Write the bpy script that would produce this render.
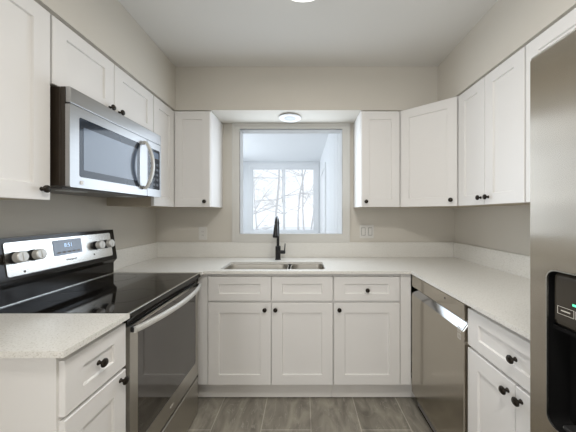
import bpy, bmesh, math, random
from mathutils import Vector
for o in list(bpy.data.objects): bpy.data.objects.remove(o)
S = bpy.context.scene
C = S.collection
PI = math.pi

# ------------------------------------------------------------------ camera
cd = bpy.data.cameras.new('camera'); cam = bpy.data.objects.new('camera', cd); C.objects.link(cam)
cam.location = (0, 0, 1.40); cam.rotation_euler = (PI/2, 0, 0)
cd.sensor_width = 36; cd.lens = 16.0; cd.shift_x = -15/576; cd.shift_y = -2/576
cd.clip_start = 0.02; cd.clip_end = 200
S.camera = cam
# ------------------------------------------------------------------ world, lights, exposure
w = bpy.data.worlds.new('overcast_sky'); S.world = w; w.use_nodes = True
bg = w.node_tree.nodes['Background']; bg.inputs[0].default_value = (0.90, 0.95, 1.0, 1); bg.inputs[1].default_value = 1.3
def area(name, loc, rot, sx, sy, power, col, shape='RECTANGLE'):
    l = bpy.data.lights.new(name, 'AREA'); l.shape = shape; l.size = sx; l.size_y = sy; l.energy = power; l.color = col
    o = bpy.data.objects.new(name, l); C.objects.link(o); o.location = loc; o.rotation_euler = rot; return o
# kitchen ceiling lamp, and a fill light added above the camera
area('kitchen_lamp_light', (0.0, 1.27, 2.53), (0, 0, 0), 0.28, 0.28, 3.5, (1.0, 0.965, 0.91), 'DISK')
area('overhead_fill_light', (0.2, 0.2, 2.52), (0, 0, 0), 0.36, 0.36, 19.5, (1.0, 0.965, 0.91), 'DISK')
# added fills behind the camera and beside the sunroom; daylight in the pass-through opening
area('rear_fill_light', (0.0, -3.42, 1.5), (PI/2, 0, 0), 2.2, 1.7, 6, (1.0, 0.99, 0.98))
area('left_fill_light', (-1.36, -1.4, 1.15), (0, -PI/2, 0), 2.0, 1.6, 34, (1.0, 0.99, 0.98))  # added fill for the fronts on the right
area('opening_daylight', (-0.114, 2.412, 1.71), (-PI/2, 0, 0), 0.94, 0.96, 8.5, (0.78, 0.88, 1.0))
area('sunroom_fill_light', (-1.72, 4.2, 1.6), (0, -PI/2, 0), 1.6, 2.4, 32, (0.80, 0.90, 1.0))  # added to brighten the sunroom walls
S.view_settings.view_transform = 'Standard'; S.view_settings.look = 'None'
S.view_settings.exposure = 0.0; S.view_settings.gamma = 1.0; S.view_settings.use_curve_mapping = False

# ------------------------------------------------------------------ materials
def mat(name, col, rough=0.5, metal=0.0, spec=0.5, aniso=0.0, coat=0.0, emit=None, estr=0.0, var=0.0, vscale=(6, 6, 6), bump=0.0, bscale=(80, 80, 80)):
    m = bpy.data.materials.new(name); m.use_nodes = True; nt = m.node_tree; b = nt.nodes['Principled BSDF']
    b.inputs['Base Color'].default_value = (*col, 1); b.inputs['Roughness'].default_value = rough
    b.inputs['Metallic'].default_value = metal; b.inputs['Specular IOR Level'].default_value = spec
    b.inputs['Anisotropic'].default_value = aniso; b.inputs['Coat Weight'].default_value = coat
    if emit: b.inputs['Emission Color'].default_value = (*emit, 1); b.inputs['Emission Strength'].default_value = estr
    if var or bump:
        tc = nt.nodes.new('ShaderNodeTexCoord')
    if var:
        mp = nt.nodes.new('ShaderNodeMapping'); mp.inputs['Scale'].default_value = vscale
        n = nt.nodes.new('ShaderNodeTexNoise'); n.inputs['Scale'].default_value = 1; n.inputs['Detail'].default_value = 4
        mx = nt.nodes.new('ShaderNodeMix'); mx.data_type = 'RGBA'
        mx.inputs[6].default_value = (*[c*(1-var) for c in col], 1); mx.inputs[7].default_value = (*[min(1, c*(1+var)) for c in col], 1)
        nt.links.new(tc.outputs['Object'], mp.inputs[0]); nt.links.new(mp.outputs[0], n.inputs['Vector'])
        nt.links.new(n.outputs[0], mx.inputs[0]); nt.links.new(mx.outputs[2], b.inputs['Base Color'])
    if bump:
        mp2 = nt.nodes.new('ShaderNodeMapping'); mp2.inputs['Scale'].default_value = bscale
        n2 = nt.nodes.new('ShaderNodeTexNoise'); n2.inputs['Scale'].default_value = 1; n2.inputs['Detail'].default_value = 2
        bp = nt.nodes.new('ShaderNodeBump'); bp.inputs['Strength'].default_value = bump; bp.inputs['Distance'].default_value = 0.002
        nt.links.new(tc.outputs['Object'], mp2.inputs[0]); nt.links.new(mp2.outputs[0], n2.inputs['Vector'])
        nt.links.new(n2.outputs[0], bp.inputs['Height']); nt.links.new(bp.outputs[0], b.inputs['Normal'])
    return m
M = {}
M['wall'] = mat('greige_wall_paint', (0.645, 0.612, 0.55), 0.85, spec=0.2, var=0.02, vscale=(2, 2, 2), bump=0.05, bscale=(150, 150, 150))
M['ceiling'] = mat('ceiling_paint', (0.74, 0.725, 0.69), 0.9, spec=0.2, var=0.015, vscale=(2, 2, 2))
M['cab'] = mat('white_cabinet_paint', (0.80, 0.785, 0.765), 0.38, spec=0.4, var=0.012, vscale=(5, 5, 5))
M['cabin'] = mat('white_cabinet_carcass', (0.78, 0.765, 0.745), 0.5, spec=0.3)
M['under'] = mat('raw_cabinet_underside', (0.50, 0.44, 0.35), 0.7, spec=0.2, var=0.1, vscale=(4, 40, 4))
M['toe'] = mat('toe_kick_board', (0.76, 0.735, 0.70), 0.55, spec=0.3)
M['trim'] = mat('casing_paint', (0.66, 0.645, 0.605), 0.45, spec=0.4)
M['white'] = mat('white_gloss_trim', (0.84, 0.85, 0.86), 0.45, spec=0.4)
M['sunwall'] = mat('sunroom_white_paint', (0.86, 0.875, 0.89), 0.6, spec=0.3)
M['knob'] = mat('oil_rubbed_bronze', (0.022, 0.017, 0.012), 0.35, metal=0.6)
M['blackmetal'] = mat('matte_black_faucet', (0.012, 0.012, 0.013), 0.33, metal=0.3)
M['steel'] = mat('brushed_stainless', (0.56, 0.54, 0.50), 0.30, metal=1.0, aniso=0.5, var=0.04, vscale=(3, 3, 160))
M['fridgesteel'] = mat('brushed_fridge_stainless', (0.64, 0.59, 0.515), 0.25, metal=1.0, aniso=1.0, var=0.05, vscale=(40, 40, 5))
def tangent(m, rot):
    nt = m.node_tree; b = nt.nodes['Principled BSDF']; t = nt.nodes.new('ShaderNodeTangent'); t.direction_type = 'RADIAL'; t.axis = 'Z'
    nt.links.new(t.outputs[0], b.inputs['Tangent']); b.inputs['Anisotropic Rotation'].default_value = rot
tangent(M['fridgesteel'], 0.0)
M['dwsteel'] = mat('dark_dishwasher_stainless', (0.46, 0.425, 0.365), 0.16, metal=1.0, var=0.02, vscale=(3, 3, 60))
M['bright'] = mat('bright_stainless', (0.74, 0.73, 0.70), 0.26, metal=1.0, var=0.03, vscale=(3, 3, 80))
M['mwsteel'] = mat('microwave_stainless', (0.42, 0.42, 0.42), 0.32, metal=1.0, aniso=0.4, var=0.04, vscale=(3, 3, 90))
M['silver'] = mat('silver_knob_paint', (0.66, 0.65, 0.62), 0.35, metal=0.25)
M['cavity'] = mat('dispenser_cavity_plastic', (0.006, 0.006, 0.006), 0.6, spec=0.1)
M['scoop'] = mat('polished_scoop_steel', (0.42, 0.42, 0.42), 0.12, metal=1.0)
M['key'] = mat('dim_keypad_print', (0.045, 0.052, 0.065), 0.3)
M['sink'] = mat('sink_stainless', (0.50, 0.475, 0.43), 0.36, metal=1.0)
M['blackglass'] = mat('black_ceramic_glass', (0.010, 0.009, 0.008), 0.06, spec=0.6)
M['ovenglass'] = mat('brown_oven_glass', (0.030, 0.025, 0.020), 0.05, spec=0.9, coat=0.5)
M['mwglass'] = mat('blue_black_microwave_glass', (0.014, 0.022, 0.036), 0.07, spec=0.45, coat=0.0)
M['mwscreen'] = mat('microwave_inner_screen', (0.065, 0.092, 0.14), 0.12, spec=0.8, coat=0.3)
M['black'] = mat('black_enamel', (0.012, 0.010, 0.008), 0.12, spec=0.35)
M['brownblack'] = mat('dark_brown_microwave_case', (0.035, 0.026, 0.018), 0.35, spec=0.4)
M['rubber'] = mat('black_plastic', (0.012, 0.012, 0.012), 0.5)
M['grey'] = mat('grey_plastic', (0.22, 0.21, 0.20), 0.5)
M['ring'] = mat('burner_ring_print', (0.06, 0.055, 0.05), 0.15)
M['plate'] = mat('switch_plate_plastic', (0.70, 0.685, 0.65), 0.35)
M['slot'] = mat('socket_slot', (0.08, 0.075, 0.07), 0.5)
M['display'] = mat('display_glass', (0.13, 0.175, 0.25), 0.10, spec=0.8)
M['digit'] = mat('clock_digits', (0.5, 0.7, 1.0), 0.5, emit=(0.55, 0.75, 1.0), estr=0.9)
M['green'] = mat('green_indicator', (0.1, 0.7, 0.4), 0.5, emit=(0.15, 0.9, 0.5), estr=1.0)
M['dispenser'] = mat('dispenser_dark_panel', (0.050, 0.044, 0.036), 0.18, spec=0.5)
M['mark'] = mat('printed_grey_mark', (0.12, 0.11, 0.10), 0.5)
M['palemark'] = mat('pale_printed_mark', (0.55, 0.52, 0.47), 0.5)
M['lamp'] = mat('lamp_diffuser', (0.9, 0.88, 0.84), 0.4, emit=(1.0, 0.965, 0.91), estr=1.6)
M['lampoff'] = mat('unlit_lamp_lens', (0.55, 0.57, 0.58), 0.35)
M['bark'] = mat('bare_grey_bark', (0.62, 0.62, 0.63), 0.9, var=0.25, vscale=(8, 8, 3))
M['snow'] = mat('snowy_ground', (0.80, 0.83, 0.87), 0.8, var=0.04, vscale=(1, 1, 1))

def quartz():
    m = mat('speckled_quartz', (0.7, 0.69, 0.65), 0.28, spec=0.4); nt = m.node_tree; b = nt.nodes['Principled BSDF']
    tc = nt.nodes.new('ShaderNodeTexCoord')
    n = nt.nodes.new('ShaderNodeTexNoise'); n.inputs['Scale'].default_value = 190; n.inputs['Detail'].default_value = 3
    r = nt.nodes.new('ShaderNodeValToRGB'); e = r.color_ramp.elements
    e[0].position = 0.33; e[0].color = (0.59, 0.565, 0.51, 1); e[1].position = 0.43; e[1].color = (0.76, 0.745, 0.70, 1)
    x = r.color_ramp.elements.new(0.70); x.color = (0.82, 0.805, 0.765, 1)
    nt.links.new(tc.outputs['Object'], n.inputs['Vector']); nt.links.new(n.outputs[0], r.inputs[0]); nt.links.new(r.outputs[0], b.inputs['Base Color'])
    return m
M['quartz'] = quartz()

def floor_mat():
    m = mat('slate_plank_tile', (0.3, 0.28, 0.25), 0.42, spec=0.4); nt = m.node_tree; b = nt.nodes['Principled BSDF']; L = nt.links.new
    tc = nt.nodes.new('ShaderNodeTexCoord')
    mp = nt.nodes.new('ShaderNodeMapping'); mp.inputs['Rotation'].default_value = (0, 0, PI/2); mp.inputs['Location'].default_value = (0.20, -0.03, 0)
    br = nt.nodes.new('ShaderNodeTexBrick'); br.inputs['Scale'].default_value = 1; br.offset = 0.5
    br.inputs['Brick Width'].default_value = 0.66; br.inputs['Row Height'].default_value = 0.325; br.inputs['Mortar Size'].default_value = 0.0035
    br.inputs['Color1'].default_value = (0.27, 0.25, 0.212, 1); br.inputs['Color2'].default_value = (0.345, 0.32, 0.275, 1); br.inputs['Mortar'].default_value = (0.52, 0.49, 0.43, 1)
    L(tc.outputs['Object'], mp.inputs[0]); L(mp.outputs[0], br.inputs['Vector'])
    mp2 = nt.nodes.new('ShaderNodeMapping'); mp2.inputs['Scale'].default_value = (9, 3.2, 1)
    n = nt.nodes.new('ShaderNodeTexNoise'); n.inputs['Scale'].default_value = 1.3; n.inputs['Detail'].default_value = 8; n.inputs['Distortion'].default_value = 1.2
    L(tc.outputs['Object'], mp2.inputs[0]); L(mp2.outputs[0], n.inputs['Vector'])
    r = nt.nodes.new('ShaderNodeValToRGB'); e = r.color_ramp.elements
    e[0].position = 0.3; e[0].color = (0.62, 0.62, 0.62, 1); e[1].position = 0.72; e[1].color = (1.3, 1.3, 1.28, 1)
    L(n.outputs[0], r.inputs[0])
    mu = nt.nodes.new('ShaderNodeMix'); mu.data_type = 'RGBA'; mu.blend_type = 'MULTIPLY'; mu.inputs[0].default_value = 1
    L(br.outputs[0], mu.inputs[6]); L(r.outputs[0], mu.inputs[7])
    # pale veins
    mp3 = nt.nodes.new('ShaderNodeMapping'); mp3.inputs['Scale'].default_value = (7, 2.2, 1); mp3.inputs['Rotation'].default_value = (0, 0, 0.25)
    n2 = nt.nodes.new('ShaderNodeTexNoise'); n2.inputs['Scale'].default_value = 1; n2.inputs['Detail'].default_value = 6; n2.inputs['Distortion'].default_value = 2.2
    L(tc.outputs['Object'], mp3.inputs[0]); L(mp3.outputs[0], n2.inputs['Vector'])
    r2 = nt.nodes.new('ShaderNodeValToRGB'); q = r2.color_ramp.elements
    q[0].position = 0.492; q[0].color = (0, 0, 0, 1); q[1].position = 0.508; q[1].color = (0, 0, 0, 1)
    y = q.new(0.5); y.color = (0.6, 0.6, 0.6, 1)
    L(n2.outputs[0], r2.inputs[0])
    mx = nt.nodes.new('ShaderNodeMix'); mx.data_type = 'RGBA'; mx.inputs[7].default_value = (0.48, 0.455, 0.40, 1)
    L(r2.outputs[0], mx.inputs[0]); L(mu.outputs[2], mx.inputs[6]); L(mx.outputs[2], b.inputs['Base Color'])
    bp = nt.nodes.new('ShaderNodeBump'); bp.inputs['Strength'].default_value = 0.25; bp.inputs['Distance'].default_value = 0.003
    L(n.outputs[0], bp.inputs['Height']); L(bp.outputs[0], b.inputs['Normal'])
    return m
M['floor'] = floor_mat()

def glass():
    m = bpy.data.materials.new('window_glass'); m.use_nodes = True; nt = m.node_tree; nt.nodes.clear()
    out = nt.nodes.new('ShaderNodeOutputMaterial'); mx = nt.nodes.new('ShaderNodeMixShader'); mx.inputs[0].default_value = 0.06
    t = nt.nodes.new('ShaderNodeBsdfTransparent'); g = nt.nodes.new('ShaderNodeBsdfGlossy'); g.inputs['Roughness'].default_value = 0.02
    nt.links.new(t.outputs[0], mx.inputs[1]); nt.links.new(g.outputs[0], mx.inputs[2]); nt.links.new(mx.outputs[0], out.inputs[0]); return m
M['glass'] = glass()

# ------------------------------------------------------------------ geometry helpers
class Fr:
    """a frame: u along U, n outwards along N, v along V"""
    def __init__(s, O, U, N, V=(0, 0, 1)):
        s.O, s.U, s.N, s.V = Vector(O), Vector(U).normalized(), Vector(N).normalized(), Vector(V).normalized()
    def p(s, u, n, v): return s.O + s.U*u + s.N*n + s.V*v
W = Fr((0, 0, 0), (1, 0, 0), (0, 1, 0))          # world frame: u=x, n=y, v=z

def box(bm, F, u0, u1, n0, n1, v0, v1, bev=0.0, seg=2):
    t = bmesh.new()
    vs = [t.verts.new(F.p(u, n, v)) for u in (u0, u1) for n in (n0, n1) for v in (v0, v1)]
    for f in ((0, 1, 3, 2), (4, 6, 7, 5), (0, 4, 5, 1), (2, 3, 7, 6), (0, 2, 6, 4), (1, 5, 7, 3)):
        t.faces.new([vs[i] for i in f])
    bmesh.ops.recalc_face_normals(t, faces=t.faces)
    if bev: bmesh.ops.bevel(t, geom=t.edges[:], offset=bev, segments=seg, affect='EDGES', profile=0.5)
    merge(bm, t)
def merge(bm, t):
    me = bpy.data.meshes.new('tmp'); t.to_mesh(me); t.free(); bm.from_mesh(me); bpy.data.meshes.remove(me)
def loops(bm, rings, cap0=True, cap1=True, closed=True):
    rs = [[bm.verts.new(p) for p in r] for r in rings]
    n = len(rs[0])
    for a, b in zip(rs, rs[1:]):
        for i in range(n if closed else n-1):
            j = (i+1) % n; bm.faces.new((a[i], a[j], b[j], b[i]))
    if cap0: bm.faces.new(rs[0][::-1])
    if cap1: bm.faces.new(rs[-1])
def lathe(bm, F, u, v, prof, seg=20, n0=0.0):
    """revolve (radius, n) profile about the N axis through (u, v)"""
    rings = [[F.p(u + r*math.cos(2*PI*k/seg), n0 + n, v + r*math.sin(2*PI*k/seg)) for k in range(seg)] for r, n in prof]
    loops(bm, rings)
def tube(bm, pts, rad, seg=10):
    pts = [Vector(p) for p in pts]; rings = []; up = None
    for i, p in enumerate(pts):
        d = (pts[min(i+1, len(pts)-1)] - pts[max(i-1, 0)]).normalized()
        if up is None: up = d.orthogonal().normalized()
        up = (up - d*up.dot(d)).normalized(); sd = d.cross(up)
        r = rad[i] if isinstance(rad, (list, tuple)) else rad
        rings.append([p + up*r*math.cos(2*PI*k/seg) + sd*r*math.sin(2*PI*k/seg) for k in range(seg)])
    loops(bm, rings)
def rrect(u0, u1, v0, v1, r, k=5):
    out = []
    for cx, cy, a0 in ((u1-r, v1-r, 0), (u0+r, v1-r, PI/2), (u0+r, v0+r, PI), (u1-r, v0+r, 1.5*PI)):
        for i in range(k+1): a = a0 + PI/2*i/k; out.append((cx + r*math.cos(a), cy + r*math.sin(a)))
    return out
def plate(bm, outline, holes, put, d0, d1):
    """fill a 2-D outline with holes, extrude d0..d1; put(a, b, d) gives the 3-D point"""
    cu = bpy.data.curves.new('tmp', 'CURVE'); cu.dimensions = '2D'; cu.fill_mode = 'BOTH'; cu.extrude = 0.5
    for poly in [outline] + list(holes):
        sp = cu.splines.new('POLY'); sp.points.add(len(poly)-1); sp.use_cyclic_u = True
        for q, (a, b) in zip(sp.points, poly): q.co = (a, b, 0, 1)
    o = bpy.data.objects.new('tmp', cu); me = bpy.data.meshes.new_from_object(o)
    t = bmesh.new(); t.from_mesh(me)
    for v in t.verts:
        x, y, z = v.co; v.co = put(x, y, d0 if z < 0 else d1)
    bmesh.ops.remove_doubles(t, verts=t.verts, dist=1e-6); bmesh.ops.recalc_face_normals(t, faces=t.faces)
    merge(bm, t)
    bpy.data.objects.remove(o); bpy.data.curves.remove(cu); bpy.data.meshes.remove(me)
def fplate(bm, F, outline, holes, n0, n1): plate(bm, outline, holes, lambda a, b, d: F.p(a, d, b), n0, n1)
def hplate(bm, outline, holes, z0, z1): plate(bm, outline, holes, lambda a, b, d: Vector((a, b, d)), z0, z1)
def rect(a0, a1, b0, b1): return [(a0, b0), (a1, b0), (a1, b1), (a0, b1)]

base_of = {}
def obj(name, bm, m, parent=None, smooth=False, recalc=True):
    if recalc: bmesh.ops.recalc_face_normals(bm, faces=bm.faces)
    off = base_of.get(parent.name, Vector()) if parent else Vector()
    if not parent:
        xs = [v.co for v in bm.verts]
        lo = Vector([min(c[i] for c in xs) for i in range(3)]); hi = Vector([max(c[i] for c in xs) for i in range(3)])
        off = Vector(((lo.x+hi.x)/2, (lo.y+hi.y)/2, lo.z))
    for v in bm.verts: v.co -= off
    me = bpy.data.meshes.new(name); bm.to_mesh(me); bm.free()
    for p in me.polygons: p.use_smooth = smooth
    if smooth:
        me.set_sharp_from_angle(angle=math.radians(40))
    me.materials.append(M[m] if isinstance(m, str) else m)
    o = bpy.data.objects.new(name, me); C.objects.link(o)
    if parent: o.parent = parent
    else: o.location = off
    base_of[o.name] = off.copy()
    return o
def tag(o, label, cat, group=None):
    o['label'] = label; o['category'] = cat
    if group: o['group'] = group
    return o
def thing(name, label, cat, loc, group=None):
    o = bpy.data.objects.new(name, None); o.empty_display_size = 0.05; C.objects.link(o); o.location = loc
    base_of[o.name] = Vector(loc); return tag(o, label, cat, group)
def struct(name, bm, m, smooth=False):
    o = obj(name, bm, m, None, smooth); o['kind'] = 'structure'; return o
def B(F, *a, **k): bm = bmesh.new(); box(bm, F, *a, **k); return bm
def text(name, s, F, u, v, size, n, m, parent):
    """lettering lying on a frame's surface, centred at (u, v)"""
    cu = bpy.data.curves.new('tmp', 'FONT'); cu.body = s; cu.size = size; cu.align_x = 'CENTER'; cu.align_y = 'CENTER'; cu.extrude = 0.0003
    o = bpy.data.objects.new('tmp', cu); me = bpy.data.meshes.new_from_object(o)
    bm = bmesh.new(); bm.from_mesh(me)
    for q in bm.verts: x, y, z = q.co; q.co = F.p(u + x, n + z + 0.0003, v + y)
    bpy.data.objects.remove(o); bpy.data.curves.remove(cu); bpy.data.meshes.remove(me)
    return obj(name, bm, m, parent, recalc=False)

# ------------------------------------------------------------------ measured planes
XL, XR, YB, ZC = -1.40, 1.445, 2.44, 2.62          # kitchen walls, ceiling
YF, YU = 1.86, 2.11                                # faces of the back base doors and wall doors
XLF, XRF = -0.74, 0.80                             # faces of the side base doors
XLU, XRU = -1.062, 1.115                           # faces of the side wall doors
ZT, ZS = 0.99, 0.97                                # worktop upper and lower faces
ZU0, ZU1 = 1.458, 2.257                            # wall cabinets
YREAR = -3.5

# ------------------------------------------------------------------ setting
struct('floor', B(W, XL-0.1, XR+0.1, YREAR-0.1, YB+0.12, -0.1, 0), 'floor')
struct('ceiling', B(W, XL-0.1, XR+0.1, YREAR-0.1, YB, ZC, ZC+0.1), 'ceiling')
FWL = Fr((XL, 0, 0), (0, 1, 0), (1, 0, 0))
bm = bmesh.new(); fplate(bm, FWL, rect(YREAR-0.1, YB, 0, ZC), [rect(-2.2, -0.6, 0.15, 2.15)], -0.1, 0); struct('wall_left', bm, 'wall')
struct('wall_right', B(W, XR, XR+0.1, YREAR-0.1, YB, 0, ZC), 'wall')
OX0, OX1, OZ0, OZ1 = -0.60, 0.372, 1.21, 2.205     # the opening to the sunroom
bm = bmesh.new(); fplate(bm, W, rect(XL-0.1, XR+0.1, 0, ZC+0.1), [rect(OX0-0.012, OX1+0.012, OZ0-0.012, OZ1+0.012)], YB, YB+0.12); struct('wall_back', bm, 'wall')
bm = bmesh.new(); fplate(bm, W, rect(XL-0.1, XR+0.1, 0, ZC+0.1), [rect(-1.1, 1.1, 0.7, 2.3)], YREAR-0.1, YREAR); struct('wall_rear', bm, 'wall')
# soffit above the wall cabinets, on three sides
bm = bmesh.new()
hplate(bm, [(XL, -1.2), (XLU+0.006, -1.2), (XLU+0.006, YU+0.008), (XRU-0.002, YU+0.008), (XRU-0.002, -1.2), (XR, -1.2), (XR, YB), (XL, YB)], [], ZU1+0.002, ZC)
struct('trim_1', bm, 'wall')['label'] = 'boxed soffit above the wall cabinets'
# casing round the opening, and its white lining
bm = bmesh.new(); fplate(bm, W, rect(-0.671, 0.444, 1.135, 2.2575), [rect(OX0, OX1, OZ0, OZ1)], YB-0.018, YB)
fplate(bm, W, rect(-0.671, 0.444, 1.135, 2.2575), [rect(-0.653, 0.426, 1.152, 2.24)], YB-0.024, YB-0.018)
struct('trim_2', bm, 'trim')['label'] = 'picture-frame casing round the pass-through opening'
bm = bmesh.new(); fplate(bm, W, rect(OX0-0.012, OX1+0.012, OZ0-0.012, OZ1+0.012), [rect(OX0, OX1, OZ0, OZ1)], YB-0.0175, YB+0.125); struct('trim_3', bm, 'white')['label'] = 'white lining of the pass-through opening'
# rear window, unseen, added to go with the fill light behind the camera
def window(name, F, u0, u1, v0, v1, nm, mullions, m='white', sw=0.035):
    fr = 0.055
    bm = bmesh.new(); fplate(bm, F, rect(u0, u1, v0, v1), [rect(u0+fr, u1-fr, v0+fr, v1-fr)], nm-0.05, nm+0.03)
    wo = struct(name, bm, m)
    us = [u0+fr] + mullions + [u1-fr]
    for a, b in zip(us, us[1:]):
        bm = bmesh.new(); fplate(bm, F, rect(a, b, v0+fr, v1-fr), [rect(a+sw, b-sw, v0+fr+sw, v1-fr-sw)], nm-0.03, nm+0.01)
        s_ = obj('sash', bm, m, wo)
        obj('pane', B(F, a+sw, b-sw, nm-0.012, nm-0.008, v0+fr+sw, v1-fr-sw), 'glass', s_)
    return wo
window('added_window_2', Fr((0, YREAR-0.05, 0), (1, 0, 0), (0, 1, 0)), -1.1, 1.1, 0.7, 2.3, 0.0, [0.0])

window('added_window_4', Fr((XL-0.05, 0, 0), (0, 1, 0), (1, 0, 0)), -2.2, -0.6, 0.15, 2.15, 0.0, [-1.4])  # unseen window, added to go with the left fill light
# sunroom beyond the opening
SX0, SX1, SY1 = -1.60, 0.39, 5.95
struct('floor_sunroom', B(W, SX0-0.1, SX1+0.1, YB+0.12, SY1+0.1, -0.1, 0), 'floor')
struct('ceiling_sunroom', B(W, SX0-0.1, SX1+0.1, YB+0.12, SY1+0.1, ZC, ZC+0.1), 'sunwall')
bm = bmesh.new(); box(bm, W, SX1, SX1+0.1, YB+0.12, SY1, 0, ZC)
for k in range(12): box(bm, W, SX1-0.004, SX1, YB+0.16+0.28*k, YB+0.42+0.28*k, 0.12, 2.55)
struct('wall_sunroom_right', bm, 'sunwall')
FL = Fr((SX0, 0, 0), (0, 1, 0), (1, 0, 0))
bm = bmesh.new(); fplate(bm, FL, rect(YB+0.12, SY1, 0, ZC), [rect(2.9, 5.5, 0.8, 2.45)], -0.1, 0); struct('wall_sunroom_left', bm, 'sunwall')
window('added_window_3', Fr((SX0-0.05, 0, 0), (0, 1, 0), (1, 0, 0)), 2.9, 5.5, 0.8, 2.45, 0.0, [4.2])  # unseen side window, added so the sunroom gets more light
PXW = lambda x, Y=SY1: (x-303)*Y/256
PZ = lambda y, Y: 1.40 - (y-214)*Y/256
WX0, WX1, WZ0, WZ1 = PXW(249.5), PXW(317), 0.95, 2.52
bm = bmesh.new(); fplate(bm, W, rect(SX0-0.1, SX1+0.1, 0, ZC), [rect(WX0, WX1, WZ0, WZ1)], SY1, SY1+0.1); struct('wall_sunroom_back', bm, 'sunwall')
window('window_1', Fr((0, SY1+0.05, 0), (1, 0, 0), (0, -1, 0)), WX0, WX1, WZ0, WZ1, 0.03, [PXW(284)], sw=0.028)
bm = bmesh.new(); fplate(bm, W, rect(WX0-0.06, WX1+0.04, WZ0-0.08, WZ1+0.06), [rect(WX0, WX1, WZ0, WZ1)], SY1-0.02, SY1); struct('trim_4', bm, 'white')
# white door in the sunroom's right wall
bm = bmesh.new(); FRW = Fr((SX1, 0, 0), (0, 1, 0), (-1, 0, 0))
fplate(bm, FRW, rect(4.25, 5.32, 0, 2.26), [rect(4.33, 5.24, 0.001, 2.18)], 0.0, 0.03)
d1 = struct('door_1', bm, 'white')
obj('door_leaf', B(FRW, 4.335, 5.225, 0.006, 0.02, 0.012, 2.172, bev=0.002), 'white', d1)
bm = bmesh.new(); lathe(bm, FRW, 4.42, 1.0, [(0.026, 0.021), (0.026, 0.027), (0.01, 0.03), (0.01, 0.055), (0.026, 0.06), (0.026, 0.085), (0.012, 0.093)]); obj('door_knob', bm, 'bright', d1, True)

# ------------------------------------------------------------------ cabinets
def shaker(name, F, u0, u1, v0, v1, parent, st=0.07, rl=0.07, th=0.02, rec=0.009, n=0.0):
    """shaker front: its back at n, face at n+th; stiles st, rails rl, panel sunk by rec"""
    bm = bmesh.new(); e = 0.0018
    def ring(d, nn): return [F.p(u, nn, v) for u, v in ((u0+d[0], v0+d[1]), (u1-d[0], v0+d[1]), (u1-d[0], v1-d[1]), (u0+d[0], v1-d[1]))]
    rings = [ring((0, 0), n), ring((0, 0), n+th-e), ring((e, e), n+th), ring((st, rl), n+th), ring((st+0.0035, rl+0.0035), n+th-rec), ring((st+0.004, rl+0.004), n+th-rec)]
    loops(bm, rings)
    return obj(name, bm, 'cab', parent)
def knob(F, u, v, parent, n=0.02):
    bm = bmesh.new()
    lathe(bm, F, u, v, [(0.009, 0.0005), (0.008, 0.003), (0.0055, 0.006), (0.0055, 0.014), (0.010, 0.017), (0.0155, 0.020), (0.0155, 0.024), (0.012, 0.028), (0.004, 0.030)], 20, n)
    return obj('knob', bm, 'knob', parent, True)
G = 0.002
BASES, WALLS = 'white shaker base cabinets', 'white shaker wall cabinets'

# back run: frame with u = x, n towards the camera, face of carcass at n=0
FB = Fr((0, YF+0.02, 0), (1, 0, 0), (0, -1, 0))
DZ = (0.768, 0.943, 0.158, 0.754)       # drawer v0, v1, door v0, v1
def base_body(root, F, u0, u1, depth, toe=True, hollow=False, toe_ext=(0, 0)):
    bm = bmesh.new()
    if hollow:
        box(bm, F, u0, u1, -0.004, 0, 0.155, ZS-0.001)
        box(bm, F, u0, u0+0.018, -depth, -0.004, 0.155, ZS-0.001); box(bm, F, u1-0.018, u1, -depth, -0.004, 0.155, ZS-0.001)
        box(bm, F, u0+0.018, u1-0.018, -depth, -depth+0.01, 0.155, 0.60); box(bm, F, u0+0.018, u1-0.018, -depth+0.01, -0.004, 0.155, 0.175)
    else:
        box(bm, F, u0, u1, -depth, 0, 0.155, ZS-0.001)
    obj('body', bm, 'cabin', root)
    if toe: obj('toe_kick', B(F, u0 + toe_ext[0], u1 + toe_ext[1], -depth, -0.063, 0.010, 0.1545), 'toe', root)
    if toe: obj('toe_plinth', B(F, u0 + toe_ext[0], u1 + toe_ext[1], -depth, -0.085, 0.001, 0.0095), 'black', root)
r = thing('base_cabinet', 'wide white double-door base cabinet under the sink, with two false drawer fronts', 'cabinet', (-0.24, 2.15, 0), BASES)
base_body(r, FB, -0.695, 0.2185, 0.54, hollow=True, toe_ext=(-0.10, 0))
obj('filler_strip', B(FB, -0.765, -0.696, -0.02, 0.012, 0.155, ZS-0.001), 'cab', r)
for a, b in ((-0.690, -0.233), (-0.2285, 0.2165)):
    shaker('false_drawer_front', FB, a, b, DZ[0], DZ[1], r, 0.078, 0.052)
for a, b, ku in ((-0.690, -0.233, -0.276), (-0.2285, 0.2165, -0.199)):
    d = shaker('door', FB, a, b, DZ[2], DZ[3], r, 0.078, 0.072); knob(FB, ku, 0.708, d)
r = thing('base_cabinet', 'white base cabinet with one drawer over one door, between the sink cabinet and the dishwasher', 'cabinet', (0.46, 2.15, 0), BASES)
base_body(r, FB, 0.2205, 0.71, 0.54, toe_ext=(0, 0.14))
obj('filler_strip', B(FB, 0.711, 0.787, -0.02, 0.012, 0.155, ZS-0.001), 'cab', r)
d = shaker('drawer', FB, 0.226, 0.704, DZ[0], DZ[1], r, 0.078, 0.052); knob(FB, 0.465, 0.85, d)
d = shaker('door', FB, 0.226, 0.704, DZ[2], DZ[3], r, 0.078, 0.072); knob(FB, 0.262, 0.708, d)
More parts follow.
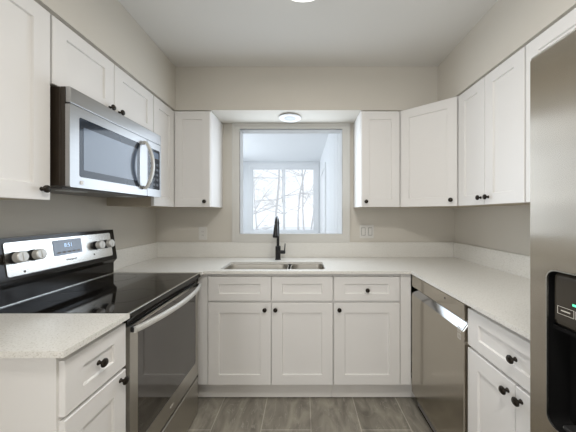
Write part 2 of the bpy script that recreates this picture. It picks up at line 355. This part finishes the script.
# right run: u runs from the far end towards the camera
FR = Fr((XRF+0.02, 0, 0), (0, -1, 0), (-1, 0, 0))
r = thing('base_cabinet', 'white base cabinet with a drawer over two doors, between dishwasher and refrigerator', 'cabinet', (1.13, 0.945, 0), BASES)
base_body(r, FR, -1.247, -0.684, 0.60)
d = shaker('drawer', FR, -1.244, -0.687, DZ[0], DZ[1], r, 0.075, 0.052); knob(FR, -0.963, 0.853, d)
for a, b, ku in ((-1.244, -0.968, -1.000), (-0.964, -0.687, -0.938)):
    d = shaker('door', FR, a, b, DZ[2], DZ[3], r, 0.07, 0.072); knob(FR, ku, 0.712, d)
# left run, nearest the camera: u runs away from the camera
FLN = Fr((XLF-0.02, 0, 0), (0, 1, 0), (1, 0, 0))
r = thing('base_cabinet', 'narrow white base cabinet with drawer and door, left of the range, blank end panel', 'cabinet', (-1.08, 0.92, 0), BASES)
base_body(r, FLN, 0.788, 1.074, 0.63)
d = shaker('drawer', FLN, 0.796, 1.070, DZ[0], DZ[1], r, 0.066, 0.052); knob(FLN, 0.926, 0.862, d)
d = shaker('door', FLN, 0.796, 1.070, DZ[2], DZ[3], r, 0.066, 0.072); knob(FLN, 1.037, 0.725, d)

# wall cabinets
def wall_body(root, F, u0, u1, depth, v0=ZU0, v1=ZU1):
    obj('body', B(F, u0, u1, -depth, 0, v0+0.004, v1), 'cabin', root)
    obj('bottom_panel', B(F, u0+0.001, u1-0.001, -depth, -0.001, v0+0.0005, v0+0.0038), 'under', root)
FLU = Fr((XLU-0.02, 0, 0), (0, 1, 0), (1, 0, 0))
r = thing('wall_cabinet', 'tall white wall cabinet left of the microwave, nearest the camera on the left wall', 'cabinet', (-1.24, 0.79, ZU0), WALLS)
wall_body(r, FLU, 0.47, 1.072, 0.316)
d = shaker('door', FLU, 0.473, 1.0765, ZU0, ZU1-0.012, r, 0.067, 0.065); knob(FLU, 1.04, 1.502, d)
r = thing('wall_cabinet', 'short white two-door wall cabinet above the microwave', 'cabinet', (-1.24, 1.47, 1.95), WALLS)
wall_body(r, FLU, 1.090, 1.811, 0.316, 1.952)
for a, b, ku in ((1.0855, 1.4395, 1.406), (1.4435, 1.8155, 1.478)):
    d = shaker('door', FLU, a, b, 1.954, ZU1-0.012, r, 0.065, 0.062); knob(FLU, ku, 1.985, d)
r = thing('wall_cabinet', 'white corner wall cabinet with two doors at a right angle, right of the microwave', 'cabinet', (-1.1, 2.15, ZU0), WALLS)
pl = [(XL+0.001, 1.828), (XLU-0.02, 1.828), (XLU-0.02, YU+0.02), (-0.765, YU+0.02), (-0.765, YB-0.001), (XL+0.001, YB-0.001)]
bm = bmesh.new(); hplate(bm, pl, [], ZU0+0.004, ZU1); obj('body', bm, 'cabin', r)
bm = bmesh.new(); hplate(bm, pl, [], ZU0+0.0005, ZU0+0.0038); obj('bottom_panel', bm, 'under', r)
FBU = Fr((0, YU+0.02, 0), (1, 0, 0), (0, -1, 0))
obj('side_panel', B(W, XL+0.002, XLU-0.022, 1.824, 1.8275, ZU0+0.002, ZU1-0.002), 'under', r)['label'] = 'raw brown side under the microwave'
shaker('door', FLU, 1.8235, YU-0.002, ZU0, ZU1-0.012, r, 0.065, 0.065)
d = shaker('door', FBU, XLU+0.002, -0.768, ZU0, ZU1-0.012, r, 0.065, 0.065); knob(FBU, -0.808, 1.503, d)
r = thing('wall_cabinet', 'narrow white single-door wall cabinet just right of the pass-through opening', 'cabinet', (0.64, 2.28, ZU0), WALLS)
wall_body(r, FBU, 0.480, 0.790, 0.309)
d = shaker('door', FBU, 0.484, 0.796, ZU0, ZU1-0.012, r, 0.065, 0.065); knob(FBU, 0.517, 1.503, d)
r = thing('wall_cabinet', 'white diagonal corner wall cabinet with one wide door', 'cabinet', (1.15, 2.15, ZU0), WALLS)
A_, B_ = Vector((0.803, YU+0.002, 0)), Vector((XRU-0.001, 1.842, 0)); dg = (B_-A_).normalized(); nd = Vector((dg.y, -dg.x, 0))
FD = Fr(A_ - nd*0.02, dg, nd); Ld = (B_-A_).length
p0, p1 = FD.p(0.010, -0.001, 0), FD.p(Ld-0.008, -0.001, 0)
pl = [(0.803, YB-0.001), (0.803, p0.y+0.012), (p0.x, p0.y), (p1.x, p1.y), (XRU+0.030, 1.842), (XR-0.001, 1.842), (XR-0.001, YB-0.001)]
bm = bmesh.new(); hplate(bm, pl, [], ZU0+0.004, ZU1); obj('body', bm, 'cabin', r)
bm = bmesh.new(); hplate(bm, pl, [], ZU0+0.0005, ZU0+0.0038); obj('bottom_panel', bm, 'under', r)
d = shaker('door', FD, 0.003, Ld-0.004, ZU0, ZU1-0.012, r, 0.065, 0.065); knob(FD, Ld-0.043, 1.503, d)
FRU = Fr((XRU+0.02, 0, 0), (0, -1, 0), (-1, 0, 0))
r = thing('wall_cabinet', 'white two-door wall cabinet on the right wall, two knobs side by side', 'cabinet', (1.29, 1.56, ZU0), WALLS)
wall_body(r, FRU, -1.828, -1.294, 0.309)
for a, b, ku in ((-1.833, -1.575, -1.605), (-1.571, -1.2905, -1.541)):
    d = shaker('door', FRU, a, b, ZU0, ZU1-0.012, r, 0.065, 0.065); knob(FRU, ku, 1.503, d)
r = thing('wall_cabinet', 'white wall cabinet mostly hidden behind the refrigerator, at the right edge', 'cabinet', (1.29, 0.98, ZU0), WALLS)
wall_body(r, FRU, -1.277, -0.66, 0.309)
for a, b, ku in ((-1.2815, -0.972, -1.005), (-0.969, -0.662, -0.935)):
    d = shaker('door', FRU, a, b, ZU0, ZU1-0.012, r, 0.065, 0.065); knob(FRU, ku, 1.503, d)

# ------------------------------------------------------------------ worktops
SK = (-0.617, 0.165, 1.900, 2.195)
bm = bmesh.new()
hplate(bm, [(XL+0.001, 1.807), (-0.715, 1.807), (-0.7149, 1.835), (0.775, 1.835), (0.775, 0.640), (XR-0.001, 0.640), (XR-0.001, YB-0.001), (XL+0.001, YB-0.001)], [rrect(*SK, 0.022)], ZS, ZT)
ct = obj('countertop', bm, 'quartz'); tag(ct, 'speckled off-white quartz countertop running round the sink to the refrigerator', 'countertop')
for a in ((XL+0.022, XR-0.022, YB-0.021, YB-0.001), (XL+0.001, XL+0.021, 1.807, YB-0.001), (XR-0.021, XR-0.001, 0.640, YB-0.001)):
    obj('backsplash', B(W, *a, ZT+0.0003, 1.133, bev=0.0015), 'quartz', ct)
bm = bmesh.new(); hplate(bm, rect(XL+0.001, -0.715, 0.764, 1.056), [], ZS, ZT)
ct2 = obj('countertop', bm, 'quartz'); tag(ct2, 'small piece of speckled quartz countertop left of the range, nearest the camera', 'countertop')

# ------------------------------------------------------------------ sink and faucet
r = thing('kitchen_sink', 'double-bowl stainless steel undermount sink below the opening', 'sink', (-0.22, 2.05, 0.76))
xm = -0.11
bowls = [(SK[0]-0.006, xm-0.016), (xm+0.016, SK[1]+0.006)]
for a, b in bowls:
    bm = bmesh.new(); y0, y1 = SK[2]-0.006, SK[3]+0.006
    rg = lambda d, z, rr: [Vector((p[0], p[1], z)) for p in rrect(a+d, b-d, y0+d, y1-d, rr, 6)]
    loops(bm, [rg(-0.008, ZS-0.002, 0.05), rg(0, ZS-0.002, 0.06), rg(0.002, ZS-0.008, 0.06), rg(0.008, ZS-0.14, 0.06), rg(0.016, ZS-0.175, 0.055), rg(0.04, ZS-0.188, 0.04), rg(0.10, ZS-0.191, 0.02)], cap0=False)
    bw = obj('bowl', bm, 'sink', r, True)
    bm = bmesh.new(); FDn = Fr(((a+b)/2, (y0+y1)/2, ZS-0.191), (1, 0, 0), (0, 0, 1), (0, 1, 0)); lathe(bm, FDn, 0, 0, [(0.042, 0.0003), (0.042, 0.002), (0.036, 0.003), (0.03, 0.001)]); obj('drain', bm, 'bright', bw, True)
fx, fy = -0.225, 2.305
r = thing('faucet', 'matte black pull-down kitchen faucet behind the sink', 'faucet', (fx, fy, ZT))
FZ = Fr((fx, fy, ZT+0.0005), (1, 0, 0), (0, 0, 1), (0, 1, 0))
bm = bmesh.new(); lathe(bm, FZ, 0, 0, [(0.026, 0), (0.026, 0.004), (0.0235, 0.006), (0.0235, 0.118), (0.020, 0.122)]); obj('body', bm, 'blackmetal', r, True)
pts = [(fx, fy, ZT+0.12), (fx, fy, 1.20), (fx, fy, 1.285)]; R_ = 0.088
for k in range(1, 12):
    a = PI*k/11*0.94; pts.append((fx, fy-R_+R_*math.cos(a), 1.285+R_*math.sin(a)))
bm = bmesh.new(); tube(bm, pts, 0.0125, 14); obj('neck', bm, 'blackmetal', r, True)
e = Vector(pts[-1]); dn = (e-Vector(pts[-2])).normalized()
bm = bmesh.new(); tube(bm, [e-dn*0.012, e, e+dn*0.012, e+dn*0.05, e+dn*0.088, e+dn*0.092, e+dn*0.1], [0.0135, 0.016, 0.017, 0.020, 0.0245, 0.0245, 0.020], 16); obj('spray_head', bm, 'blackmetal', r, True)
bm = bmesh.new(); tube(bm, [(fx+0.020, fy, 1.058), (fx+0.062, fy, 1.058), (fx+0.066, fy, 1.058)], [0.0165, 0.0165, 0.013], 14); h = obj('lever_base', bm, 'blackmetal', r, True)
bm = bmesh.new(); tube(bm, [(fx+0.058, fy, 1.06), (fx+0.062, fy-0.002, 1.10), (fx+0.064, fy-0.004, 1.135)], [0.0055, 0.005, 0.0045], 10); obj('lever', bm, 'blackmetal', h, True)

# ------------------------------------------------------------------ range
RY0, RY1 = 1.062, 1.802
r = thing('range', 'stainless and black freestanding electric range between the left counters', 'stove', (-1.06, 1.47, 0))
obj('body', B(W, -1.385, -0.780, RY0+0.016, RY1-0.004, 0.012, 0.955), 'black', r)
for x in (-1.30, -0.85):
    for y in (RY0+0.08, RY1-0.08):
        bm = bmesh.new(); lathe(bm, Fr((x, y, 0.0005), (1, 0, 0), (0, 0, 1), (0, 1, 0)), 0, 0, [(0.018, 0), (0.018, 0.010)]); obj('foot', bm, 'rubber', r)
bm = B(W, -1.392, -0.724, RY0+0.018, RY1, 0.958, 0.9835, bev=0.003); box(bm, W, -1.392, -0.722, RY0-0.003, RY0+0.02, 0.9712, 0.984, bev=0.003)
ck = obj('cooktop', bm, 'black', r)
obj('cooktop_glass', B(W, -1.322, -0.732, RY0+0.008, RY1-0.012, 0.9842, 0.9868, bev=0.001), 'blackglass', ck)
for x, y, rd in ((-0.89, 1.30, 0.115), (-0.89, 1.66, 0.085), (-1.20, 1.29, 0.08), (-1.20, 1.66, 0.105)):
    bm = bmesh.new(); cc = lambda q: [(x+q*math.cos(2*PI*k/48), y+q*math.sin(2*PI*k/48)) for k in range(48)]
    hplate(bm, cc(rd), [cc(rd-0.003)], 0.9869, 0.9872); obj('burner_ring', bm, 'ring', ck)
obj('cooktop_trim', B(W, -0.7315, -0.7205, RY0+0.002, RY1-0.002, 0.9843, 0.9880, bev=0.001), 'bright', ck)
obj('front_rail', B(W, -0.779, -0.744, RY0+0.020, RY1-0.006, 0.926, 0.955, bev=0.003), 'black', r)
obj('rear_trim', B(W, -1.3295, -1.3235, RY0+0.004, RY1-0.004, 0.9842, 0.9905, bev=0.001), 'bright', ck)
# backguard: an overhanging console that leans back
bm = bmesh.new()
prof = [(-1.395, 0.984), (-1.331, 0.984), (-1.331, 1.062), (-1.308, 1.088), (-1.308, 1.102), (-1.336, 1.291), (-1.395, 1.291)]
loops(bm, [[Vector((x, y, z)) for x, z in prof] for y in (RY0+0.002, RY1-0.002)])
bgd = obj('backguard', bm, 'black', r)
FBG = Fr((-1.308, RY0, 1.102), (0, 1, 0), (0.191, 0, 0.028), (-0.028, 0, 0.191))
bm = bmesh.new(); fplate(bm, FBG, rrect(0.071, 0.697, 0.015, 0.170, 0.010), [], 0.0002, 0.004)
pn = obj('control_panel', bm, 'bright', bgd)
bm = bmesh.new(); fplate(bm, FBG, rrect(0.292, 0.463, 0.073, 0.157, 0.006), [], 0.0042, 0.0062); obj('display', bm, 'display', bgd)
text('clock_digits', '8:51', FBG, 0.378, 0.125, 0.030, 0.0063, 'digit', bgd)
for k in range(5): obj('touch_key', B(FBG, 0.308+0.03*k, 0.328+0.03*k, 0.0063, 0.0066, 0.084, 0.092), 'mark', bgd)
text('maker_lettering', 'Whirlpool', FBG, 0.388, 0.044, 0.016, 0.0042, 'mark', bgd)
for y in (1.168, 1.2516, 1.629, 1.712):
    u = y-RY0; v = 0.098
    bm = bmesh.new(); lathe(bm, FBG, u, v, [(0.028, 0.0042), (0.028, 0.007), (0.023, 0.009), (0.0225, 0.022)], 24); kb = obj('burner_knob', bm, 'rubber', bgd, True)
    bm = bmesh.new(); lathe(bm, FBG, u, v, [(0.0245, 0.0222), (0.0265, 0.024), (0.0255, 0.046), (0.022, 0.049)], 24)
    box(bm, FBG, u-0.003, u+0.003, 0.048, 0.0515, v-0.018, v+0.018, bev=0.001); obj('knob_cap', bm, 'silver', kb, True)
for u, v in ((0.142, 0.028), (0.545, 0.045)):
    bm = bmesh.new(); lathe(bm, FBG, u, v, [(0.005, 0.0042), (0.005, 0.0052)], 12); obj('indicator_dot', bm, 'mark', bgd)
# oven door, u away from the camera
FO = Fr((-0.7785, 0, 0), (0, 1, 0), (1, 0, 0))
bm = bmesh.new(); fplate(bm, FO, rrect(RY0+0.026, RY1-0.006, 0.276, 0.922, 0.006), [rrect(RY0+0.078, RY1-0.050, 0.380, 0.909, 0.010)], 0.0, 0.043)
od = obj('oven_door', bm, 'steel', r)
bm = bmesh.new(); fplate(bm, FO, rrect(RY0+0.076, RY1-0.048, 0.378, 0.911, 0.010), [], 0.012, 0.0425); obj('oven_window', bm, 'ovenglass', od)
bm = bmesh.new(); N_ = 24; sec = []
for k in range(N_+1):
    t = k/N_; y = RY0+0.032 + t*(RY1-RY0-0.044); x = -0.718 + 0.048*math.sin(PI*t)**0.8; z = 0.905
    sec.append([Vector((x+dx, y, z+dz)) for dx, dz in ((-0.009, -0.010), (-0.005, -0.014), (0.004, -0.013), (0.008, -0.008), (0.008, 0.008), (0.004, 0.013), (-0.005, 0.014), (-0.009, 0.010))])
loops(bm, sec); hd = obj('handle', bm, 'silver', od, True)
for y in (RY0+0.042, RY1-0.022): obj('handle_mount', B(W, -0.735, -0.722, y-0.012, y+0.012, 0.894, 0.916, bev=0.002), 'rubber', hd)
obj('badge', B(FO, 1.415, 1.45, 0.0432, 0.0442, 0.322, 0.332), 'palemark', od)
dr = obj('storage_drawer', B(FO, RY0+0.026, RY1-0.006, 0.0, 0.043, 0.014, 0.259, bev=0.004), 'steel', r)

# ------------------------------------------------------------------ microwave
r = thing('microwave', 'stainless over-the-range microwave with a blue-black window, under the short cabinet', 'microwave', (-1.2, 1.47, 1.517))
MZ0, MZ1, MX = 1.517, 1.949, -1.000
MY0, MY1 = 1.098, 1.803
obj('case', B(W, XL+0.001, -1.042, MY0, MY1, MZ0+0.004, MZ1, bev=0.003), 'brownblack', r)
obj('door_edge', B(W, -1.0415, -1.020, MY0+0.001, MY1-0.001, MZ0+0.004, MZ1-0.001), 'brownblack', r)
obj('underside_grille', B(W, -1.37, -1.08, MY0+0.05, MY1-0.05, MZ0-0.004, MZ0+0.0035), 'grey', r)
for y in (MY0+0.16, MY1-0.16): obj('cooktop_lamp', B(W, -1.17, -1.10, y-0.05, y+0.05, MZ0-0.007, MZ0-0.0045), 'lampoff', r)
FM = Fr((-1.0195, MY0, 0), (0, 1, 0), (1, 0, 0)); ML = MY1-MY0; mt = MX+1.0195
bm = bmesh.new(); box(bm, FM, 0.0, ML, 0, mt, 1.880, MZ1, bev=0.003); obj('vent_strip', bm, 'mwsteel', r)
ud = 0.545
bm = bmesh.new(); fplate(bm, FM, rrect(0.0, ud, MZ0, 1.877, 0.006), [rrect(0.046, 0.470, 1.566, 1.834, 0.010)], 0, mt); md = obj('door', bm, 'mwsteel', r)
bm = bmesh.new(); fplate(bm, FM, rrect(0.044, 0.472, 1.564, 1.836, 0.010), [], 0.003, mt-0.002); wn = obj('window', bm, 'mwglass', md)
bm = bmesh.new(); fplate(bm, FM, rrect(0.070, 0.447, 1.600, 1.795, 0.004), [], mt-0.0018, mt-0.0010); obj('window_screen', bm, 'mwscreen', wn)
bm = bmesh.new(); N_ = 20; sec = []
for k in range(N_+1):
    t = k/N_; z = 1.555 + t*0.300; n = mt+0.012 + 0.050*math.sin(PI*t)**0.75; uu = 0.503
    sec.append([FM.p(uu+du, n+dn2, z) for du, dn2 in ((-0.011, -0.006), (-0.006, -0.009), (0.006, -0.009), (0.011, -0.006), (0.011, 0.006), (0.006, 0.009), (-0.006, 0.009), (-0.011, 0.006))])
loops(bm, sec); mh = obj('handle', bm, 'silver', md, True)
for z in (1.567, 1.843): obj('handle_mount', B(FM, 0.494, 0.512, mt+0.0002, mt+0.012, z-0.009, z+0.009, bev=0.001), 'mwsteel', mh)
bm = bmesh.new(); fplate(bm, FM, rrect(ud+0.003, ML, MZ0, 1.877, 0.006), [], 0, mt); cp = obj('control_panel', bm, 'mwsteel', r)
bm = bmesh.new(); fplate(bm, FM, rrect(ud+0.012, ML-0.020, 1.566, 1.834, 0.006), [], mt+0.0002, mt+0.0016); kp = obj('keypad', bm, 'mwglass', cp)
for i in range(5):
    for j in range(3): obj('key', B(FM, ud+0.026+j*0.036, ud+0.050+j*0.036, mt+0.0017, mt+0.0022, 1.590+i*0.034, 1.606+i*0.034), 'key', kp)
bm = bmesh.new(); fplate(bm, FM, rect(ud+0.034, ML-0.036, 1.775, 1.815), [], mt+0.0017, mt+0.0024); obj('display', bm, 'display', kp)
bm = bmesh.new(); lathe(bm, FM, 0.058, 1.541, [(0.009, mt+0.0002), (0.009, mt+0.002), (0.007, mt+0.0025)], 20); obj('badge', bm, 'plate', md)

# ------------------------------------------------------------------ dishwasher
r = thing('dishwasher', 'dark stainless dishwasher with scooped handle, in the right run beside the corner', 'dishwasher', (1.1, 1.55, 0))
DX = 0.787; FDW = Fr((DX, 1.855, 0), (0, -1, 0), (-1, 0, 0)); DL = 0.602
obj('tub', B(FDW, 0.004, DL-0.004, -0.58, -0.042, 0.02, ZS-0.006), 'grey', r)
bm = bmesh.new()
prf = [(-0.041, 0.115), (-0.004, 0.115), (0, 0.119), (0, 0.818), (0.0, 0.822), (-0.036, 0.870), (-0.012, 0.876), (-0.002, 0.880), (-0.002, 0.958), (-0.006, 0.962), (-0.041, 0.962)]
loops(bm, [[FDW.p(u, n, v) for n, v in prf] for u in (0.002, DL-0.002)])
dd = obj('door', bm, 'dwsteel', r)
obj('handle_scoop', B(Fr(FDW.p(0, 0.0004, 0.8225), FDW.U, (-0.048, 0, 0.036), (0.036, 0, 0.048)), 0.012, DL-0.012, 0.0003, 0.0015, 0.001, 0.056), 'scoop', dd)
obj('top_edge', B(FDW, 0.002, DL-0.002, -0.041, -0.004, 0.9625, 0.9665), 'black', r)
obj('kick_plate', B(FDW, 0.004, DL-0.004, -0.12, -0.045, 0.002, 0.110), 'black', r)
bm = bmesh.new(); lathe(bm, FDW, 0.43, 0.932, [(0.006, -0.0018), (0.006, -0.0008)], 14); obj('indicator', bm, 'mark', dd)
for v in (0.806, 0.772):
    bm = bmesh.new(); fplate(bm, FDW, rect(0.552, 0.580, v, v+0.026), [rect(0.556, 0.576, v+0.004, v+0.022)], 0.0002, 0.0008)
    box(bm, FDW, 0.563, 0.567, 0.0002, 0.0008, v+0.003, v+0.022); obj('printed_mark', bm, 'palemark', dd)

# ------------------------------------------------------------------ refrigerator
r = thing('refrigerator', 'tall brushed stainless refrigerator with dark ice dispenser at the right edge', 'refrigerator', (1.0, 0.17, 0))
FFx, FY1, FY0 = 0.561, 0.632, -0.290
FF = Fr((FFx, FY1, 0), (0, -1, 0), (-1, 0, 0)); FT = 1.778
obj('body', B(W, FFx+0.066, XR-0.02, FY0, FY1-0.002, 0.03, FT-0.012, bev=0.006), 'grey', r)
obj('base_grille', B(W, FFx+0.07, XR-0.06, FY0+0.01, FY1-0.012, 0.001, 0.0295), 'rubber', r)
dsp = (0.041, 0.300, 0.920, 1.276)
bm = bmesh.new(); fplate(bm, FF, rrect(0.0, 0.395, 0.05, FT, 0.004), [rrect(*dsp, 0.024, 8)], -0.062, 0.0)
fd = obj('freezer_door', bm, 'fridgesteel', r)
obj('top_trim', B(FF, 0.001, 0.394, -0.060, -0.001, FT+0.0004, FT+0.006, bev=0.001), 'bright', fd)
fd2 = obj('fridge_door', B(FF, 0.400, 0.920, -0.062, 0.0, 0.05, FT, bev=0.004), 'fridgesteel', r)
for u, pa in ((0.360, fd), (0.436, fd2)):
    bm = bmesh.new(); tube(bm, [FF.p(u, 0.0005, 0.62), FF.p(u, 0.045, 0.63), FF.p(u, 0.058, 0.66), FF.p(u, 0.058, 1.58), FF.p(u, 0.045, 1.61), FF.p(u, 0.0005, 1.62)], 0.011, 12); obj('handle', bm, 'bright', pa, True)
# dispenser
dp = obj('ice_dispenser', B(FF, 0.026, 0.312, -0.0655, -0.0625, 0.905, 1.288), 'cavity', r)
bm = bmesh.new(); ol, il = rrect(dsp[0]+0.0005, dsp[1]-0.0005, dsp[2]+0.0005, dsp[3]-0.0005, 0.0235, 8), rrect(dsp[0]+0.003, dsp[1]-0.003, dsp[2]+0.003, dsp[3]-0.003, 0.021, 8)
fplate(bm, FF, ol, [il], -0.061, -0.003); obj('dispenser_liner', bm, 'cavity', dp)
bm = bmesh.new(); fplate(bm, FF, ol, [il], -0.0025, 0.0015); obj('dispenser_frame', bm, 'bright', dp)
bm = bmesh.new(); box(bm, FF, 0.0465, 0.2925, -0.060, -0.006, 1.150, 1.2705, bev=0.014, seg=3); pn = obj('dispenser_panel', bm, 'dispenser', dp)
for a in (0.062, 0.100, 0.138, 0.176):
    bm = bmesh.new(); fplate(bm, FF, rect(a, a+0.035, 1.180, 1.197), [rect(a+0.0008, a+0.0342, 1.1808, 1.1962)], -0.0058, -0.0052)
    box(bm, FF, a+0.008, a+0.027, -0.0058, -0.0052, 1.1875, 1.190); obj('button_outline', bm, 'palemark', pn)
obj('indicator', B(FF, 0.094, 0.125, -0.0058, -0.0052, 1.206, 1.2105), 'green', pn)
obj('shelf_line', B(FF, 0.0470, 0.2915, -0.058, -0.010, 1.141, 1.1495), 'cavity', dp)
obj('dispenser_cavity', B(FF, 0.0465, 0.2925, -0.0615, -0.050, 0.9275, 1.140), 'cavity', dp)
obj('paddle', B(FF, 0.150, 0.200, -0.0495, -0.040, 0.99, 1.10, bev=0.003), 'cavity', dp)
obj('drip_tray', B(FF, 0.075, 0.271, -0.0495, -0.004, 0.9325, 0.941, bev=0.002), 'rubber', dp)

# ------------------------------------------------------------------ fixtures on walls and ceiling
FW = Fr((0, YB, 0), (1, 0, 0), (0, -1, 0))
r = thing('wall_outlet', 'single white wall outlet left of the pass-through opening', 'outlet', (-0.953, YB-0.003, 1.16))
bm = bmesh.new(); fplate(bm, FW, rrect(-0.992, -0.914, 1.155, 1.278, 0.006), [], 0.0005, 0.006); p = obj('cover_plate', bm, 'plate', r)
bm = bmesh.new(); fplate(bm, FW, rrect(-0.970, -0.936, 1.183, 1.250, 0.004), [], 0.0062, 0.0085); q = obj('receptacle', bm, 'plate', p)
r2 = []
for v in (1.198, 1.232):
    for u in (-0.960, -0.948): obj('slot', B(FW, u-0.001, u+0.001, 0.0086, 0.0090, v-0.005, v+0.005), 'slot', r)
r = thing('light_switch', 'double white rocker switch plate right of the pass-through opening', 'light switch', (0.61, YB-0.003, 1.17))
bm = bmesh.new(); fplate(bm, FW, rrect(0.540, 0.672, 1.170, 1.297, 0.006), [], 0.0005, 0.006); p = obj('cover_plate', bm, 'plate', r)
for u in (0.574, 0.638):
    bm = bmesh.new(); fplate(bm, FW, rect(u-0.019, u+0.019, 1.197, 1.270), [rect(u-0.0165, u+0.0165, 1.2, 1.267)], 0.0061, 0.0066); obj('rocker_frame', bm, 'slot', p)
    bm = bmesh.new(); loops(bm, [[FW.p(a, n, v) for n, v in ((0.0062, 1.201), (0.0085, 1.201), (0.0105, 1.266), (0.0062, 1.266))] for a in (u-0.016, u+0.016)]); obj('rocker', bm, 'plate', p)
FCl = Fr((0.0, 1.27, ZC), (1, 0, 0), (0, 0, -1), (0, 1, 0))
r = thing('ceiling_lamp', 'round white dome lamp on the kitchen ceiling, cut off by the top edge', 'ceiling lamp', (0.0, 1.27, ZC))
bm = bmesh.new(); lathe(bm, FCl, 0, 0, [(0.165, 0.0005), (0.165, 0.022), (0.160, 0.026)], 40); obj('base_ring', bm, 'white', r, True)
bm = bmesh.new(); lathe(bm, FCl, 0, 0, [(0.158, 0.0265), (0.150, 0.045), (0.120, 0.064), (0.075, 0.076), (0.02, 0.081)], 40); obj('diffuser', bm, 'lamp', r, True)
FCr = Fr((0.2, 0.2, ZC), (1, 0, 0), (0, 0, -1), (0, 1, 0))  # added fixture that houses the overhead fill light
r = thing('ceiling_lamp', 'round white dome fixture added above the camera for the fill light', 'ceiling lamp', (0.2, 0.2, ZC))
bm = bmesh.new(); lathe(bm, FCr, 0, 0, [(0.20, 0.0005), (0.20, 0.022), (0.195, 0.026)], 40); obj('base_ring', bm, 'white', r, True)
bm = bmesh.new(); lathe(bm, FCr, 0, 0, [(0.193, 0.0265), (0.18, 0.05), (0.14, 0.072), (0.08, 0.086), (0.02, 0.09)], 40); obj('diffuser', bm, 'lamp', r, True)
FCs = Fr((-0.115, 2.265, ZU1+0.002), (1, 0, 0), (0, 0, -1), (0, 1, 0))
r = thing('downlight', 'small round white downlight in the soffit above the sink', 'downlight', (-0.115, 2.265, ZU1))
bm = bmesh.new(); lathe(bm, FCs, 0, 0, [(0.085, 0.0005), (0.085, 0.007)], 36); obj('mounting_ring', bm, 'grey', r)
bm = bmesh.new(); lathe(bm, FCs, 0, 0, [(0.097, 0.0075), (0.098, 0.012), (0.090, 0.017), (0.062, 0.017), (0.055, 0.0135)], 36); obj('trim_ring', bm, 'white', r, True)
bm = bmesh.new(); lathe(bm, FCs, 0, 0, [(0.053, 0.0137), (0.050, 0.0155), (0.02, 0.0165)], 30); obj('lens', bm, 'lampoff', r, True)

# ------------------------------------------------------------------ outdoors
struct('ground', B(W, -30, 30, SY1+0.15, 40, -0.9, -0.6), 'snow')
def tree(seed, x, y, h, lean):
    rnd = random.Random(seed); bm = bmesh.new()
    def limb(p, d, L, rad, depth):
        pts, rs, q, dd = [p.copy()], [rad], p.copy(), d.normalized(); n = (9, 6, 4, 3)[depth]
        for i in range(n):
            dd = (dd + Vector((rnd.uniform(-.12, .12), rnd.uniform(-.05, .05), rnd.uniform(-.10, .10)))).normalized()
            q = q + dd*L/n; pts.append(q.copy()); rs.append(max(0.004, rad*(1-0.8*(i+1)/n)))
        tube(bm, pts, rs, 5 if depth < 2 else 3)
        if depth < 3:
            for j in range((16, 6, 3)[depth]):
                i = rnd.randint(1 if depth else 2, n-1); a = rnd.uniform(0, 2*PI)
                nd2 = (dd*0.35 + Vector((math.cos(a), math.sin(a)*0.18, rnd.uniform(-0.45, 0.7)))).normalized()
                limb(pts[i], nd2, L*rnd.uniform(0.14, 0.26) if depth == 0 else L*rnd.uniform(0.3, 0.55), rs[i]*0.42, depth+1)
    limb(Vector((x, y, -0.62)), Vector((lean, 0, 1)), h, 0.045+h*0.003, 0)
    return obj('bare_tree', bm, 'bark')
TR = [(3, -1.85, 9.0, 6.0, .10, 'bare tree with drooping side branches at the left of the sunroom window'),
      (8, -1.15, 11.5, 8.0, .0, 'bare upright tree left of the window mullion'),
      (11, -1.05, 14.0, 9.0, .03, 'bare tree just left of the window mullion, farther off'),
      (15, -0.40, 16.5, 10.0, -.02, 'slender bare tree just right of the window mullion'),
      (21, 0.10, 19.0, 11.0, .03, 'slender bare tree in the middle of the right window sash'),
      (26, 0.62, 21.5, 11.0, .05, 'leaning bare tree at the right edge of the sunroom window'),
      (31, -4.3, 24.0, 11.0, .05, 'bare tree far left behind the drooping one')]
for s, x, y, h, ln, lb in TR: tag(tree(s, x, y, h, ln), lb, 'tree', 'bare trees outside the sunroom window')
